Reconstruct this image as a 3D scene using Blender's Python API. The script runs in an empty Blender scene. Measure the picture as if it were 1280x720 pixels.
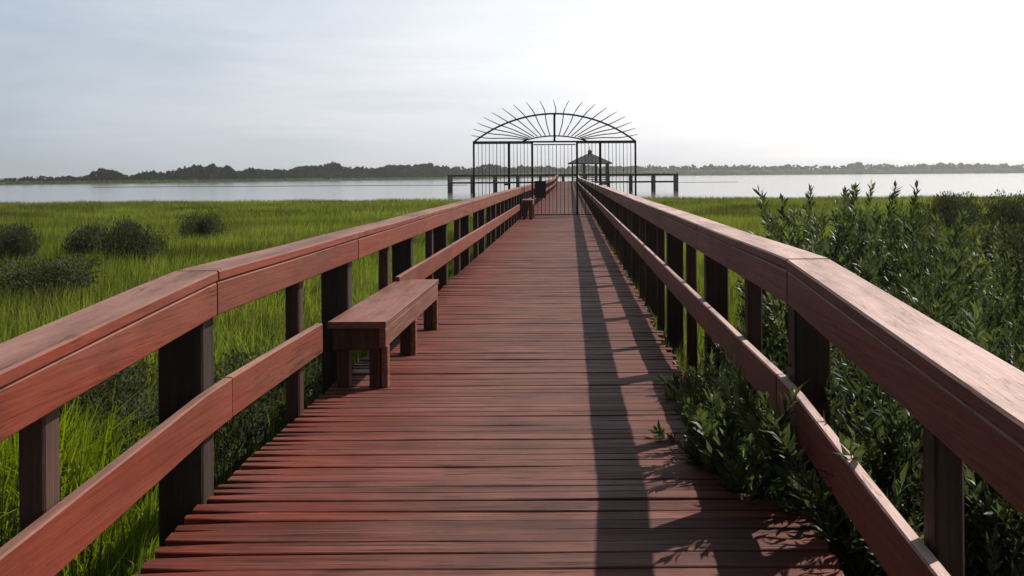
import bpy, bmesh, math, random
import numpy as np
from mathutils import Vector, Matrix, noise as mnoise

R = math.radians
rng = random.Random(7)
nr = np.random.default_rng(11)
scene = bpy.context.scene
COL = scene.collection

# ------------------------------------------------------------------ helpers
class MB:
    """collects verts / faces (+ one random tint per piece) and links them as ONE mesh"""
    def __init__(s):
        s.v = []; s.f = []; s.t = []
    def add(s, verts, faces, tint=0.5):
        n = len(s.v)
        s.v.extend(verts)
        for f in faces:
            s.f.append(tuple(i + n for i in f)); s.t.append(tint)
    def loft(s, sections, tint=0.5, caps=True):
        m = len(sections[0]); vs = [p for sec in sections for p in sec]; fs = []
        for k in range(len(sections) - 1):
            for i in range(m):
                j = (i + 1) % m
                fs.append((k*m+i, k*m+j, (k+1)*m+j, (k+1)*m+i))
        if caps:
            fs.append(tuple(reversed(range(m)))); fs.append(tuple((len(sections)-1)*m + i for i in range(m)))
        s.add(vs, fs, tint)
    def tube(s, pts, r, n=6, tint=0.5):
        secs = []
        P = [Vector(p) for p in pts]
        rr = r if isinstance(r, (list, tuple)) else [r]*len(P)
        for i, p in enumerate(P):
            d = (P[min(i+1, len(P)-1)] - P[max(i-1, 0)]).normalized()
            a = Vector((0, 0, 1)) if abs(d.z) < .9 else Vector((1, 0, 0))
            u = d.cross(a).normalized(); w = u.cross(d).normalized()
            secs.append([tuple(p + rr[i]*(math.cos(2*math.pi*k/n)*u + math.sin(2*math.pi*k/n)*w)) for k in range(n)])
        s.loft(secs, tint)
    def box(s, x0, x1, y0, y1, z0, z1, c=.004, tint=0.5):
        """box with chamfered long edges (section in the two shorter axes, long axis by size)"""
        dx, dy, dz = x1-x0, y1-y0, z1-z0
        c = min(c, .3*min(dx, dy, dz))
        def sec(a0, a1, b0, b1):
            return [(a0+c, b0), (a1-c, b0), (a1, b0+c), (a1, b1-c), (a1-c, b1), (a0+c, b1), (a0, b1-c), (a0, b0+c)]
        if dz >= dx and dz >= dy:
            s.loft([[(a, b, z) for a, b in sec(x0, x1, y0, y1)] for z in (z0, z1)], tint)
        elif dy >= dx:
            s.loft([[(a, y, b) for a, b in sec(x0, x1, z0, z1)][::-1] for y in (y0, y1)], tint)
        else:
            s.loft([[(x, a, b) for a, b in sec(y0, y1, z0, z1)] for x in (x0, x1)], tint)
    def mesh(s, name, mat):
        me = bpy.data.meshes.new(name)
        me.from_pydata(s.v, [], s.f)
        if mat: me.materials.append(mat)
        a = me.attributes.new('tint', 'FLOAT', 'FACE')
        a.data.foreach_set('value', s.t)
        bm = bmesh.new(); bm.from_mesh(me)
        bmesh.ops.recalc_face_normals(bm, faces=bm.faces)
        bm.to_mesh(me); bm.free()
        return me
    def build(s, name, mat, parent=None):
        return link(name, s.mesh(name, mat), parent)

def link(name, data, parent=None):
    o = bpy.data.objects.new(name, data); COL.objects.link(o)
    if parent is not None: o.parent = parent
    return o
def tag(o, label=None, cat=None, group=None, kind=None):
    if label: o['label'] = label
    if cat: o['category'] = cat
    if group: o['group'] = group
    if kind: o['kind'] = kind
    return o
def thing(name, label, cat, loc=(0, 0, 0), rz=0, group=None):
    o = bpy.data.objects.new(name, None); COL.objects.link(o)
    o.location = loc; o.rotation_euler = (0, 0, rz); o.empty_display_size = .2
    return tag(o, label, cat, group)
def copy_tree(o, parent=None):
    c = o.copy(); COL.objects.link(c)
    if parent is not None: c.parent = parent
    for ch in list(o.children): copy_tree(ch, c)
    return c

# ------------------------------------------------------------------ materials
def new_mat(name):
    m = bpy.data.materials.new(name); m.use_nodes = True
    nt = m.node_tree; nt.nodes.clear()
    return m, nt
def N(nt, t, **kw):
    n = nt.nodes.new(t)
    for k, v in kw.items(): setattr(n, k, v)
    return n
def ramp(nt, pts):
    n = N(nt, 'ShaderNodeValToRGB'); e = n.color_ramp.elements
    while len(e) < len(pts): e.new(.5)
    for i, (p, c) in enumerate(pts):
        e[i].position = p; e[i].color = (c[0], c[1], c[2], 1) if hasattr(c, '__len__') else (c, c, c, 1)
    return n
def mixc(nt, a, b, fac, mode='MIX'):
    n = N(nt, 'ShaderNodeMix', data_type='RGBA', blend_type=mode)
    L = nt.links
    for sock, v in ((n.inputs[6], a), (n.inputs[7], b), (n.inputs[0], fac)):
        if hasattr(v, 'is_output'): L.new(v, sock)
        elif hasattr(v, '__len__'): sock.default_value = (v[0], v[1], v[2], 1)
        else: sock.default_value = v
    return n.outputs[2]
def math_(nt, op, a, b=0.0, clamp=False):
    n = N(nt, 'ShaderNodeMath', operation=op, use_clamp=clamp)
    for i, v in enumerate((a, b)):
        if hasattr(v, 'is_output'): nt.links.new(v, n.inputs[i])
        else: n.inputs[i].default_value = v
    return n.outputs[0]
def noise_(nt, vec, scale, detail=4, rough=.55, dist=0):
    n = N(nt, 'ShaderNodeTexNoise'); n.inputs['Scale'].default_value = scale
    n.inputs['Detail'].default_value = detail; n.inputs['Roughness'].default_value = rough
    n.inputs['Distortion'].default_value = dist
    nt.links.new(vec, n.inputs['Vector']); return n.outputs['Fac']
def mapped(nt, scale):
    tc = N(nt, 'ShaderNodeTexCoord'); mp = N(nt, 'ShaderNodeMapping')
    mp.inputs['Scale'].default_value = scale
    nt.links.new(tc.outputs['Object'], mp.inputs['Vector']); return mp.outputs['Vector']

def wood(name, base, worn, axis, top=None, rough=(.55, .8), bump=.35, wear=(.42, .62), centre=None, spec=.35, stain=.5, streak=.5, gk=.75, crack=.8, crs=1.0):
    """painted, weathered timber: grain along `axis`; paler on upward faces when `top` is given"""
    m, nt = new_mat(name); L = nt.links
    ax = {'x': (1.1, 30, 30), 'y': (30, 1.1, 30), 'z': (30, 30, 1.1)}[axis]
    g = mapped(nt, ax); w = mapped(nt, (1, 1, 1))
    axw = {'x': (.35, 3, 3), 'y': (3, .35, 3), 'z': (3, 3, .35)}[axis]
    ws = mapped(nt, axw)
    att = N(nt, 'ShaderNodeAttribute', attribute_name='tint')
    tint = att.outputs['Fac']
    # shift the grain per piece
    addv = N(nt, 'ShaderNodeVectorMath', operation='ADD'); comb = N(nt, 'ShaderNodeCombineXYZ')
    for i in range(3): L.new(math_(nt, 'MULTIPLY', tint, 37.0*(i+1)), comb.inputs[i])
    L.new(g, addv.inputs[0]); L.new(comb.outputs[0], addv.inputs[1])
    grain = noise_(nt, addv.outputs[0], 1.0, 6, .65, .6)
    fine = noise_(nt, addv.outputs[0], 3.5, 3, .6, .3)
    addw = N(nt, 'ShaderNodeVectorMath', operation='ADD')
    L.new(ws, addw.inputs[0]); L.new(comb.outputs[0], addw.inputs[1])
    patch = noise_(nt, addw.outputs[0], 1.3, 5, .6, .4)
    wearv = math_(nt, 'ADD', math_(nt, 'MULTIPLY', patch, .62), math_(nt, 'MULTIPLY', grain, .38))
    if centre is not None:      # foot traffic has worn the paint off along the walking line
        sep = N(nt, 'ShaderNodeSeparateXYZ'); L.new(w, sep.inputs[0])
        d = math_(nt, 'ABSOLUTE', math_(nt, 'SUBTRACT', sep.outputs[0], centre[0]))
        k = math_(nt, 'SUBTRACT', 1.0, math_(nt, 'DIVIDE', d, centre[1]), True)
        wearv = math_(nt, 'ADD', wearv, math_(nt, 'MULTIPLY', math_(nt, 'SUBTRACT', k, .45), centre[2]))
    wr = ramp(nt, [(wear[0], 0.0), (wear[1], 1.0)]); L.new(wearv, wr.inputs[0])
    col = mixc(nt, base, worn, wr.outputs[0])
    gr = ramp(nt, [(.3, .45), (.5, .95), (.72, 1.25)]); L.new(grain, gr.inputs[0])
    col = mixc(nt, col, gr.outputs[0], gk, 'MULTIPLY')
    if streak:
        g2 = mapped(nt, {'x': (2.2, 120, 120), 'y': (120, 2.2, 120), 'z': (120, 120, 2.2)}[axis])
        s2 = noise_(nt, g2, 1.0, 4, .7, .4); s2r = ramp(nt, [(.30, .40), (.46, .95), (.70, 1.35)]); L.new(s2, s2r.inputs[0])
        col = mixc(nt, col, s2r.outputs[0], streak, 'MULTIPLY')
    # drying cracks: thin dark lines that run with the grain, in places only
    g3 = mapped(nt, {'x': (.9*crs, 34, 34), 'y': (34, .9*crs, 34), 'z': (34, 34, .9*crs)}[axis])
    av = N(nt, 'ShaderNodeVectorMath', operation='ADD'); L.new(g3, av.inputs[0]); L.new(comb.outputs[0], av.inputs[1])
    cn = noise_(nt, av.outputs[0], 1.0, 3, .5, .25)
    cd = math_(nt, 'ABSOLUTE', math_(nt, 'SUBTRACT', cn, .5))
    ck = ramp(nt, [(.006, 0.0), (.022, 1.0)]); L.new(cd, ck.inputs[0])
    cm = ramp(nt, [(.47, 0.0), (.56, crack)]); L.new(noise_(nt, w, 3.1, 3, .5), cm.inputs[0])
    col = mixc(nt, col, mixc(nt, (.22, .18, .17), (1, 1, 1), ck.outputs[0]), cm.outputs[0], 'MULTIPLY')
    # peeling specks
    pk = noise_(nt, mapped(nt, {'x': (7, 34, 34), 'y': (34, 7, 34), 'z': (34, 34, 7)}[axis]), 1.6, 6, .72)
    pr = ramp(nt, [(.33, .72), (.45, 1.0), (.60, 1.0), (.68, 1.35)]); L.new(pk, pr.inputs[0])
    col = mixc(nt, col, pr.outputs[0], .7, 'MULTIPLY')
    st = noise_(nt, w, 2.2, 6, .6); sr = ramp(nt, [(.35, .55), (.55, 1.0), (.75, 1.12)]); L.new(st, sr.inputs[0])
    col = mixc(nt, col, sr.outputs[0], stain, 'MULTIPLY')
    tr = ramp(nt, [(0, .68), (.5, 1.0), (1, 1.28)]); L.new(tint, tr.inputs[0])
    col = mixc(nt, col, tr.outputs[0], 1.0, 'MULTIPLY')
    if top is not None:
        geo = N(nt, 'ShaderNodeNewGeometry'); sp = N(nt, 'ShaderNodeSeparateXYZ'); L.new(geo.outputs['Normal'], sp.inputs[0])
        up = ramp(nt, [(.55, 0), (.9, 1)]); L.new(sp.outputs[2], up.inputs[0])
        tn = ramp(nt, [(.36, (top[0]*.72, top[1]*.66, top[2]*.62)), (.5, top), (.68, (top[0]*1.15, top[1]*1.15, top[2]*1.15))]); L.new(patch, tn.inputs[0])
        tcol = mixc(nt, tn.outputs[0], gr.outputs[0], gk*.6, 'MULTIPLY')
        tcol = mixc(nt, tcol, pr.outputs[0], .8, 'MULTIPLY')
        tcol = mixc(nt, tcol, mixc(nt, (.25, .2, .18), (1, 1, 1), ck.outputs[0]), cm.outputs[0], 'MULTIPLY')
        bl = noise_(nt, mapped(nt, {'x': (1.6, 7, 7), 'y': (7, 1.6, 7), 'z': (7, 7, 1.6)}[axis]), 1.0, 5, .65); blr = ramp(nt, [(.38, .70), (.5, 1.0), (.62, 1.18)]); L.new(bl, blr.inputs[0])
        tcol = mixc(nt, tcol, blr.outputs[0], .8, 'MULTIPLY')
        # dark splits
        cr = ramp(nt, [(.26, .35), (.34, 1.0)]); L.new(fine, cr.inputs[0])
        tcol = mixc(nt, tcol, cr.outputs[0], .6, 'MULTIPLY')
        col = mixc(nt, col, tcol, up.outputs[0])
    b = N(nt, 'ShaderNodeBsdfPrincipled'); L.new(col, b.inputs['Base Color'])
    rr = ramp(nt, [(.3, rough[0]), (.7, rough[1])]); L.new(patch, rr.inputs[0]); L.new(rr.outputs[0], b.inputs['Roughness'])
    b.inputs['Specular IOR Level'].default_value = spec
    bp = N(nt, 'ShaderNodeBump'); bp.inputs['Strength'].default_value = bump; bp.inputs['Distance'].default_value = .008
    L.new(math_(nt, 'ADD', grain, math_(nt, 'MULTIPLY', fine, .5)), bp.inputs['Height'])
    L.new(bp.outputs[0], b.inputs['Normal'])
    o = N(nt, 'ShaderNodeOutputMaterial'); L.new(b.outputs[0], o.inputs[0])
    return m

def simple(name, col, rough=.6, metal=0, var=.35, scale=6, spec=.4):
    m, nt = new_mat(name); L = nt.links
    n = noise_(nt, mapped(nt, (1, 1, 1)), scale, 5)
    r = ramp(nt, [(.3, tuple(c*(1-var) for c in col)), (.7, tuple(c*(1+var) for c in col))]); L.new(n, r.inputs[0])
    b = N(nt, 'ShaderNodeBsdfPrincipled'); L.new(r.outputs[0], b.inputs['Base Color'])
    b.inputs['Roughness'].default_value = rough; b.inputs['Metallic'].default_value = metal
    b.inputs['Specular IOR Level'].default_value = spec
    o = N(nt, 'ShaderNodeOutputMaterial'); L.new(b.outputs[0], o.inputs[0]); return m

def leafmat(name, cols, patchscale=.12, trans=.45, rough=.4, spec=.4, patch=None, pw=.6, tipcol=None):
    """foliage: per-leaf tint picks the colour, world-scale noise shifts it, light comes through the blade"""
    m, nt = new_mat(name); L = nt.links
    att = N(nt, 'ShaderNodeAttribute', attribute_name='tint')
    r = ramp(nt, [(i/(len(cols)-1), c) for i, c in enumerate(cols)]); L.new(att.outputs['Fac'], r.inputs[0])
    col = r.outputs[0]
    if patch is not None:
        geo = N(nt, 'ShaderNodeNewGeometry')
        mp = N(nt, 'ShaderNodeMapping'); mp.inputs['Scale'].default_value = (.55, 1.0, 0.0); L.new(geo.outputs['Position'], mp.inputs['Vector'])
        n = noise_(nt, mp.outputs[0], patchscale, 5, .6, .5)
        pr = ramp(nt, [(.36, 1.0), (.56, 0.0)]); L.new(n, pr.inputs[0])
        col = mixc(nt, col, patch, math_(nt, 'MULTIPLY', pr.outputs[0], pw))
    b = N(nt, 'ShaderNodeBsdfPrincipled'); L.new(col, b.inputs['Base Color'])
    b.inputs['Roughness'].default_value = rough; b.inputs['Specular IOR Level'].default_value = spec
    t = N(nt, 'ShaderNodeBsdfTranslucent')
    L.new(mixc(nt, col, (1.25, 1.3, .55), 1.0, 'MULTIPLY'), t.inputs['Color'])
    mx = N(nt, 'ShaderNodeMixShader'); mx.inputs[0].default_value = trans
    L.new(b.outputs[0], mx.inputs[1]); L.new(t.outputs[0], mx.inputs[2])
    o = N(nt, 'ShaderNodeOutputMaterial'); L.new(mx.outputs[0], o.inputs[0]); return m

M = {}
M['deck'] = wood('deck_paint', (.185, .037, .020), (.185, .072, .053), 'x', rough=(.5, .75), wear=(.40, .62), centre=(-.05, 1.5, .40), bump=.7, crack=1.0, crs=.6, spec=.4, stain=.6, streak=1.0)
M['rail'] = wood('rail_paint', (.215, .042, .020), (.205, .064, .038), 'y', top=(.32, .165, .130), rough=(.5, .75), bump=.35, stain=.5, gk=.4, streak=.4)
M['rail_pale'] = wood('pale_rail_paint', (.20, .055, .034), (.19, .080, .058), 'y', top=(.64, .44, .395), rough=(.45, .7), bump=.4, stain=.45, gk=.4, streak=.4, crack=.55)  # right railing: upward faces much paler than on the left one
M['post'] = wood('post_paint', (.070, .026, .018), (.085, .050, .036), 'z', rough=(.6, .85), bump=.3)
M['pile'] = wood('pile_timber', (.036, .019, .015), (.055, .038, .028), 'z', rough=(.6, .9), bump=.4)
M['bench'] = wood('bench_paint', (.20, .062, .036), (.22, .11, .08), 'y', top=(.28, .125, .098), rough=(.42, .65), bump=.3, stain=.4)
M['joist'] = wood('joist_timber', (.09, .05, .035), (.12, .08, .06), 'y', rough=(.7, .9))
M['iron'] = simple('black_iron', (.018, .017, .018), .5, .3, .4, 20)
M['plate'] = simple('dark_plate', (.02, .014, .014), .6, .1, .3, 9)
M['roof'] = simple('grey_shingle', (.05, .05, .05), .85, 0, .35, 3)
M['greywood'] = simple('grey_timber', (.085, .08, .072), .8, 0, .35, 4)
M['darkwood'] = simple('dark_timber', (.045, .042, .038), .8, 0, .35, 4)

# ------------------------------------------------------------------ deck profile
KY = 4.05
def zdeck(y):
    if y < KY: return -.07*(KY - y)
    if y > 96: return .42*min(1, (y-96)/30)
    return 0.0
def wob(x, y, z, a=.003):
    v = mnoise.noise_vector(Vector((x*.9+3.1, y*.9, z*2)))
    return v.x*a, v.z*a
YEND = 128.8
XL, XR = -1.55, .76
GZ = -.75         # marsh ground

boardwalk = thing('boardwalk', 'long red brown timber boardwalk with crosswise planks running out over the marsh', 'boardwalk')
def planks(y0, y1, name):
    mb = MB(); y = y0
    while y < y1 - .05:
        w = rng.choice([.074, .086, .092, .092, .108]) + rng.uniform(-.003, .003)
        if y1 - y - w < .08: w = y1 - y - .006
        gap = rng.choice([.003, .003, .003, .004, .005, .006, .010])
        xl = XL + rng.uniform(-.008, .008)
        xr = (.955 if y < KY-.02 else XR) + rng.uniform(-.035, .03)*(1 if y > KY-.02 else .2)
        dz = rng.uniform(-.003, .003); tl = rng.uniform(-.006, .006)
        tint = min(1, max(0, rng.gauss(.5, .24)))
        near = y < 16
        nseg = 9 if near else (3 if y < 40 else 1)
        secs = []
        ph = rng.uniform(0, 50)
        for k in range(nseg+1):
            t = k/nseg; x = xl + (xr-xl)*t
            zo = dz + tl*(t-.5) + (mnoise.noise(Vector((x*1.3, ph, 0)))*.005 if near else 0)
            yo = mnoise.noise(Vector((x*1.1, ph, 5)))*.0035 if near else 0
            a, b = y+yo, y+w+yo*.6
            if near and k in (0, nseg):         # rounded, worn plank ends
                a += .010; b -= .010
            z0, z1 = zdeck(a)+zo, zdeck(b)+zo
            c = .0035
            secs.append([(x, a+.002, z0-.038), (x, a, z0-c), (x, a+c, z0), (x, b-c, z1), (x, b, z1-c), (x, b-.002, z1-.038)])
        if near:
            e0 = [(p[0]-.012, p[1]+(.012 if i < 3 else -.012), p[2]) for i, p in enumerate(secs[0])]
            secs[0] = e0
            e1 = [(p[0]+.012, p[1]+(.014 if i < 3 else -.014), p[2]) for i, p in enumerate(secs[-1])]
            secs.append(e1)
        mb.loft(secs, tint)
        y += w + gap
    return mb.build(name, M['deck'], boardwalk)
planks(-1.6, KY-.012, 'ramp_deck')
planks(KY+.010, YEND, 'deck')
for xj in (-1.42, -.42, .60):
    mb = MB()
    ys = [-1.6, KY, 60, 96, 126, YEND]
    mb.loft([[(xj-.025, y, zdeck(y)-.23), (xj+.025, y, zdeck(y)-.23), (xj+.025, y, zdeck(y)-.045), (xj-.025, y, zdeck(y)-.045)] for y in ys], rng.random())
    mb.build('joist', M['joist'], boardwalk)
# cross beams carried by the piles
beam = MB(); beam.box(-1.53, .94, -.05, .05, -.43, -.235)
beam_me = beam.mesh('cross_beam', M['joist'])
for k in range(0, 40):
    y = 4.11 + 2.66*k
    if y > YEND: break
    b = link('cross_beam', beam_me, boardwalk); b.location = (0, y, zdeck(y))

# ------------------------------------------------------------------ railings
def ysteps(a, b, st=.45):
    n = max(1, int(round((b-a)/st))); return [a+(b-a)*i/n for i in range(n+1)]
def board(x0, x1, z0, z1, ya, yb, mat, name, parent, c=.006, amp=.003, st=.45):
    mb = MB(); secs = []
    ph = rng.uniform(0, 100)
    ys = ysteps(ya, yb, st)
    for y in ys:
        z = zdeck(y)
        ox = mnoise.noise(Vector((y*.7, ph, 0)))*amp; oz = mnoise.noise(Vector((y*.7, ph, 9)))*amp
        a0, a1, b0, b1 = x0+ox, x1+ox, z0+z+oz, z1+z+oz
        secs.append([(a0+c, y, b0), (a1-c, y, b0), (a1, y, b0+c), (a1, y, b1-c), (a1-c, y, b1), (a0+c, y, b1), (a0, y, b1-c), (a0, y, b0+c)])
    mb.loft(secs, min(1, max(0, rng.gauss(.5, .16))))
    return mb.build(name, mat, parent)

def vpost(w, d, z0, z1, mat, name, parent, x, y):
    mb = MB(); c = .008; secs = []
    for z in (z0, (z0+z1)/2, z1):
        o = rng.uniform(-.003, .003)
        secs.append([(-w/2+c+o, -d/2, z), (w/2-c+o, -d/2, z), (w/2+o, -d/2+c, z), (w/2+o, d/2-c, z), (w/2-c+o, d/2, z), (-w/2+c+o, d/2, z), (-w/2+o, d/2-c, z), (-w/2+o, -d/2+c, z)])
    mb.loft(secs, min(1, max(0, rng.gauss(.5, .2))))
    o = mb.build(name, mat, parent); o.location = (x, y, 0); return o

PITCH = 2.66
# bench bays interrupt the left mid rail
BENCH = (6.11, 8.58); BENCH2 = (29.2, 30.7)
GATE_Y = 31.6
def railing(side, label):
    t = thing('railing', label, 'railing')
    if side < 0:
        face, dirn, top, pile0, post0 = -1.50, -1, .97, 4.10, 2.87
    else:
        face, dirn, top, pile0, post0 = .91, 1, 1.01, 4.16, 2.58
    RM = M['rail'] if side < 0 else M['rail_pale']
    def xs(a, b): return (min(face+dirn*a, face+dirn*b), max(face+dirn*a, face+dirn*b))
    # joints: ramp section, then one bay, then two bays each
    joints = [-1.6, KY+.03] ; y = pile0 + PITCH
    if side > 0: joints = [-1.6, KY-.02]
    first = True
    while y < YEND - 1:
        joints.append(y + .05); y += PITCH if first else 2*PITCH; first = False
    joints.append(YEND)
    for a, b in zip(joints[:-1], joints[1:]):
        st = .3 if a < 12 else 1.5
        x0, x1 = xs(-.006, .182)
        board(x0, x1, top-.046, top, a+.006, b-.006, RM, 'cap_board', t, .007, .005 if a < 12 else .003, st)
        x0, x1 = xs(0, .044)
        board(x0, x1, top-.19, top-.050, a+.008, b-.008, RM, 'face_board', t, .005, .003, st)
    gaps = [BENCH, BENCH2] if side < 0 else []
    mj = [-1.6, KY+.20]; y = pile0 + PITCH
    while y < YEND-1: mj.append(y + .12); y += 2*PITCH
    mj.append(YEND)
    zm = (.30, .48)
    segs = []
    for a, b in zip(mj[:-1], mj[1:]):
        cuts = [(a, b)]
        for g0, g1 in gaps:
            nc = []
            for (p, q) in cuts:
                if q < g0-.3 or p > g1-.2: nc.append((p, q)); continue
                if p < g0-.32: nc.append((p, g0-.30))
                if q > g1-.12: nc.append((max(p, g1-.16), q))
            cuts = nc
        segs += cuts
    for a, b in segs:
        if b-a < .1: continue
        x0, x1 = xs(-.002, .040)
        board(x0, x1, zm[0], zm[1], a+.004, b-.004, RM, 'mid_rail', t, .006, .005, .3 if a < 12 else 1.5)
    y = pile0
    k = 0
    while y < YEND:
        zb = -2.6 if y > 66 else GZ-.4
        PW = .19 if side < 0 else .155; x = face+dirn*(.047+PW/2)
        vpost(PW, .13, zb, top-.049+zdeck(y), M['pile'], 'pile', t, x, y)
        yp = post0 + PITCH*k
        if k == 0 or yp < YEND:
            x = face+dirn*(.047+.041)
            vpost(.08, .09, -.9 if yp < 66 else -2.0, top-.049+zdeck(yp), M['post'], 'post', t, x, yp)
        y += PITCH; k += 1
    vpost(.19, .13, GZ-.4, top-.049+zdeck(pile0-PITCH-.2), M['pile'], 'pile', t, face+dirn*.142, pile0-PITCH-.2)
    return t
railing(-1, 'sunlit red brown railing beside the benches, weathered cap board on black posts')
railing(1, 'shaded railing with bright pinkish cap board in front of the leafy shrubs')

# ------------------------------------------------------------------ benches
def bench(label, x0, x1, y0, y1, h, legs):
    t = thing('bench', label, 'bench', (0, y0, 0), group='benches along the railing')
    Lh = y1-y0
    n = 1; w = (x1-x0)/n
    mb = MB()
    for i in range(n):
        secs = []
        for y in ysteps(0, Lh, .4):
            oz = mnoise.noise(Vector((y*.8, i*7.3, y0)))*.003
            a0, a1, b0, b1, c = x0+i*w+.0005, x0+(i+1)*w-.0005, h-.042+oz, h+oz, .004
            secs.append([(a0+c, y, b0), (a1-c, y, b0), (a1, y, b0+c), (a1, y, b1-c), (a1-c, y, b1), (a0+c, y, b1), (a0, y, b1-c), (a0, y, b0+c)])
        mb.loft(secs, rng.gauss(.5, .12))
    mb.build('seat', M['bench'], t)
    mb = MB(); mb.box(x1-.046, x1-.006, .02, Lh-.02, h-.170, h-.046, .005, .55); mb.build('front_apron', M['bench'], t)
    for y in (.03, Lh-.07):
        mb = MB(); mb.box(x0+.03, x1-.052, y, y+.04, h-.185, h-.046, .005, .3); mb.build('end_apron', M['post'], t)
    for y in legs:
        mb = MB(); mb.box(x1-.125, x1-.052, y, y+.075, .004, h-.047, .006, .4); mb.build('leg', M['post'], t)
    for y in (legs[0], legs[-1]):
        mb = MB(); mb.box(x0+.04, x0+.12, y, y+.075, .004, h-.047, .006, .4); mb.build('leg', M['post'], t)
    for y in (legs):
        mb = MB(); mb.box(x1-.046, x1-.005, y-.004, y+.079, .004, h-.173, .004, .5); mb.build('leg_facing', M['bench'], t)
    return t
bench('long red brown bench with a plank seat fixed against the sunlit railing in the foreground', -1.55, -1.175, BENCH[0], BENCH[1], .44, (.08, 1.2, 2.38))
bench('small dark bench at the railing just in front of the iron gate', -1.47, -1.12, BENCH2[0], BENCH2[1], .60, (.06, 1.30))

# ------------------------------------------------------------------ iron gate with a sunburst arch
GX = -.49
gate = thing('gate', 'black iron gate with sunburst arch standing across the boardwalk', 'gate', (GX, GATE_Y, 0))
SC = GATE_Y/1200.0
TOP = 1.37 + 41*SC      # 2.45
HW = 101*SC             # half width 2.66
def bar(name, x0, x1, z0, z1, parent, d=.03, y=0):
    mb = MB(); mb.box(x0, x1, y-d/2, y+d/2, z0, z1, .003); return mb.build(name, M['iron'], parent)
PX = 57*SC; DX = 28*SC
for sx in (-1, 1):
    bar('post', sx*HW-.03, sx*HW+.03, -.9, TOP+.02, gate, .06)
    bar('post', sx*PX-.04, sx*PX+.04, .02, TOP-.03, gate, .08)
    bar('post', sx*DX-.035, sx*DX+.035, .01, TOP-.03, gate, .07)
bar('top_rail', -HW-.03, HW+.03, TOP-.028, TOP+.028, gate, .05, .001)
vb = MB(); vb.box(-.0085, .0085, -.0085, .0085, 0, 1, .002)
vbar = vb.mesh('bar', M['iron'])
def panel(name, xa, xb, z0, z1, label=None):
    p = link(name, None, gate)
    if label: p['label'] = label
    mb = MB()
    mb.box(xa, xb, -.014, .014, z0, z0+.035, .003)
    mb.box(xa, xb, -.014, .014, z1-.035, z1, .003)
    mb.build('frame', M['iron'], p)
    n = max(2, int(round((xb-xa)/.122)))
    for i in range(1, n):
        b = link('bar', vbar, p); b.location = (xa+(xb-xa)*i/n, 0, z0+.033)
        k = 1.25 if i % 2 == 0 else .8
        b.scale = (k, k, z1-z0-.066)
panel('side_panel', -HW+.03, -PX-.04, -.55, TOP-.03)
panel('side_panel', PX+.04, HW-.03, -.55, TOP-.03)
panel('fixed_panel', -PX+.04, -DX-.035, .03, TOP-.03)
panel('fixed_panel', DX+.035, PX-.04, .03, TOP-.03)
panel('gate_door', -DX+.045, DX-.045, .03, TOP-.075)
# arch: circular arc, chord 2HW, sagitta
sag = 35*SC; rad = (HW*HW+sag*sag)/(2*sag); a0 = math.asin(HW/rad)
mb = MB(); mb.tube([(rad*math.sin(a), 0, TOP+sag-rad+rad*math.cos(a)) for a in np.linspace(-a0, a0, 33)], .032, 6); mb.build('arch', M['iron'], gate)
hw2 = 40*SC; sg2 = 6.5*SC; rad2 = (hw2*hw2+sg2*sg2)/(2*sg2); a2 = math.asin(hw2/rad2)
mb = MB(); mb.tube([(rad2*math.sin(a), 0, TOP+.02+sg2-rad2+rad2*math.cos(a)) for a in np.linspace(-a2, a2, 17)], .024, 6); mb.build('inner_arch', M['iron'], gate)
bar('king_bar', -.035, .035, TOP+.03, TOP+sag+.02, gate, .05, .003)
nray = 19
for i in range(nray):
    th = math.pi*(i+.35)/(nray-.3)
    ex, ez = -math.cos(th), math.sin(th)
    xi, zi = ex*.90, TOP+.06+ez*(sg2*.9)
    xo, zo = ex*104*SC, TOP+.13+ez*47*SC
    pts = []
    for k in range(9):
        t = k/8
        bend = .05*math.sin(t*math.pi*2.2)*(1 if t > .45 else .2)
        pts.append((xi+(xo-xi)*t - ez*bend*(1 if ex < 0 else -1), 0.004*(i % 2), zi+(zo-zi)*t + ez*.02*math.sin(t*3) + abs(ex)*bend*.8))
    mb = MB(); mb.tube(pts, [.017]*6+[.016, .013, .008], 5); mb.build('ray', M['iron'], gate)
# lock box / plate on the door, brackets onto the railing ends
mb = MB(); mb.box(-.665, -.29, -.075, -.045, .60, 1.16, .006); mb.build('lock_plate', M['plate'], gate)
for sx in (-1, 1):
    mb = MB(); mb.box(sx*PX-.16 if sx < 0 else sx*PX, sx*PX if sx < 0 else sx*PX+.30, -.03, .03, 1.02, 1.08, .006); mb.build('bracket', M['iron'], gate)

# ------------------------------------------------------------------ pier platform and pavilion at the far end
PY = 129.0; PZ = .42
pier = thing('pier', 'distant grey T shaped pier platform with railing, standing in the water behind the gate', 'pier', (0, PY, 0))
x0p, x1p = -16.4, 14.6
mb = MB(); mb.box(x0p, x1p, 0, 3.2, PZ-.22, PZ, .01); mb.build('platform_deck', M['darkwood'], pier)
for yy, nm in ((.05, 0), (3.1, 1)):
    if nm == 0:
        spans = [(x0p, -1.75), (1.2, x1p)]
    else: spans = [(x0p, x1p)]
    for a, b in spans:
        mb = MB(); mb.box(a, b, yy-.1, yy+.08, PZ+.72, PZ+1.0, .01); mb.build('rail_board', M['darkwood'], pier)
n = 11
for i in range(n):
    x = x0p + .15 + (x1p-x0p-.3)*i/(n-1)
    for yy in (.20, 2.95):
        mb = MB(); mb.box(x-.17, x+.17, yy-.15, yy+.15, -2.6, PZ+.72, .02); mb.build('pile', M['greywood'], pier)
PC = (2.85, 135.2)
pav = thing('pavilion', 'grey hip roofed pavilion with small finial at the end of the pier', 'pavilion', (PC[0], PC[1], PZ))
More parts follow.
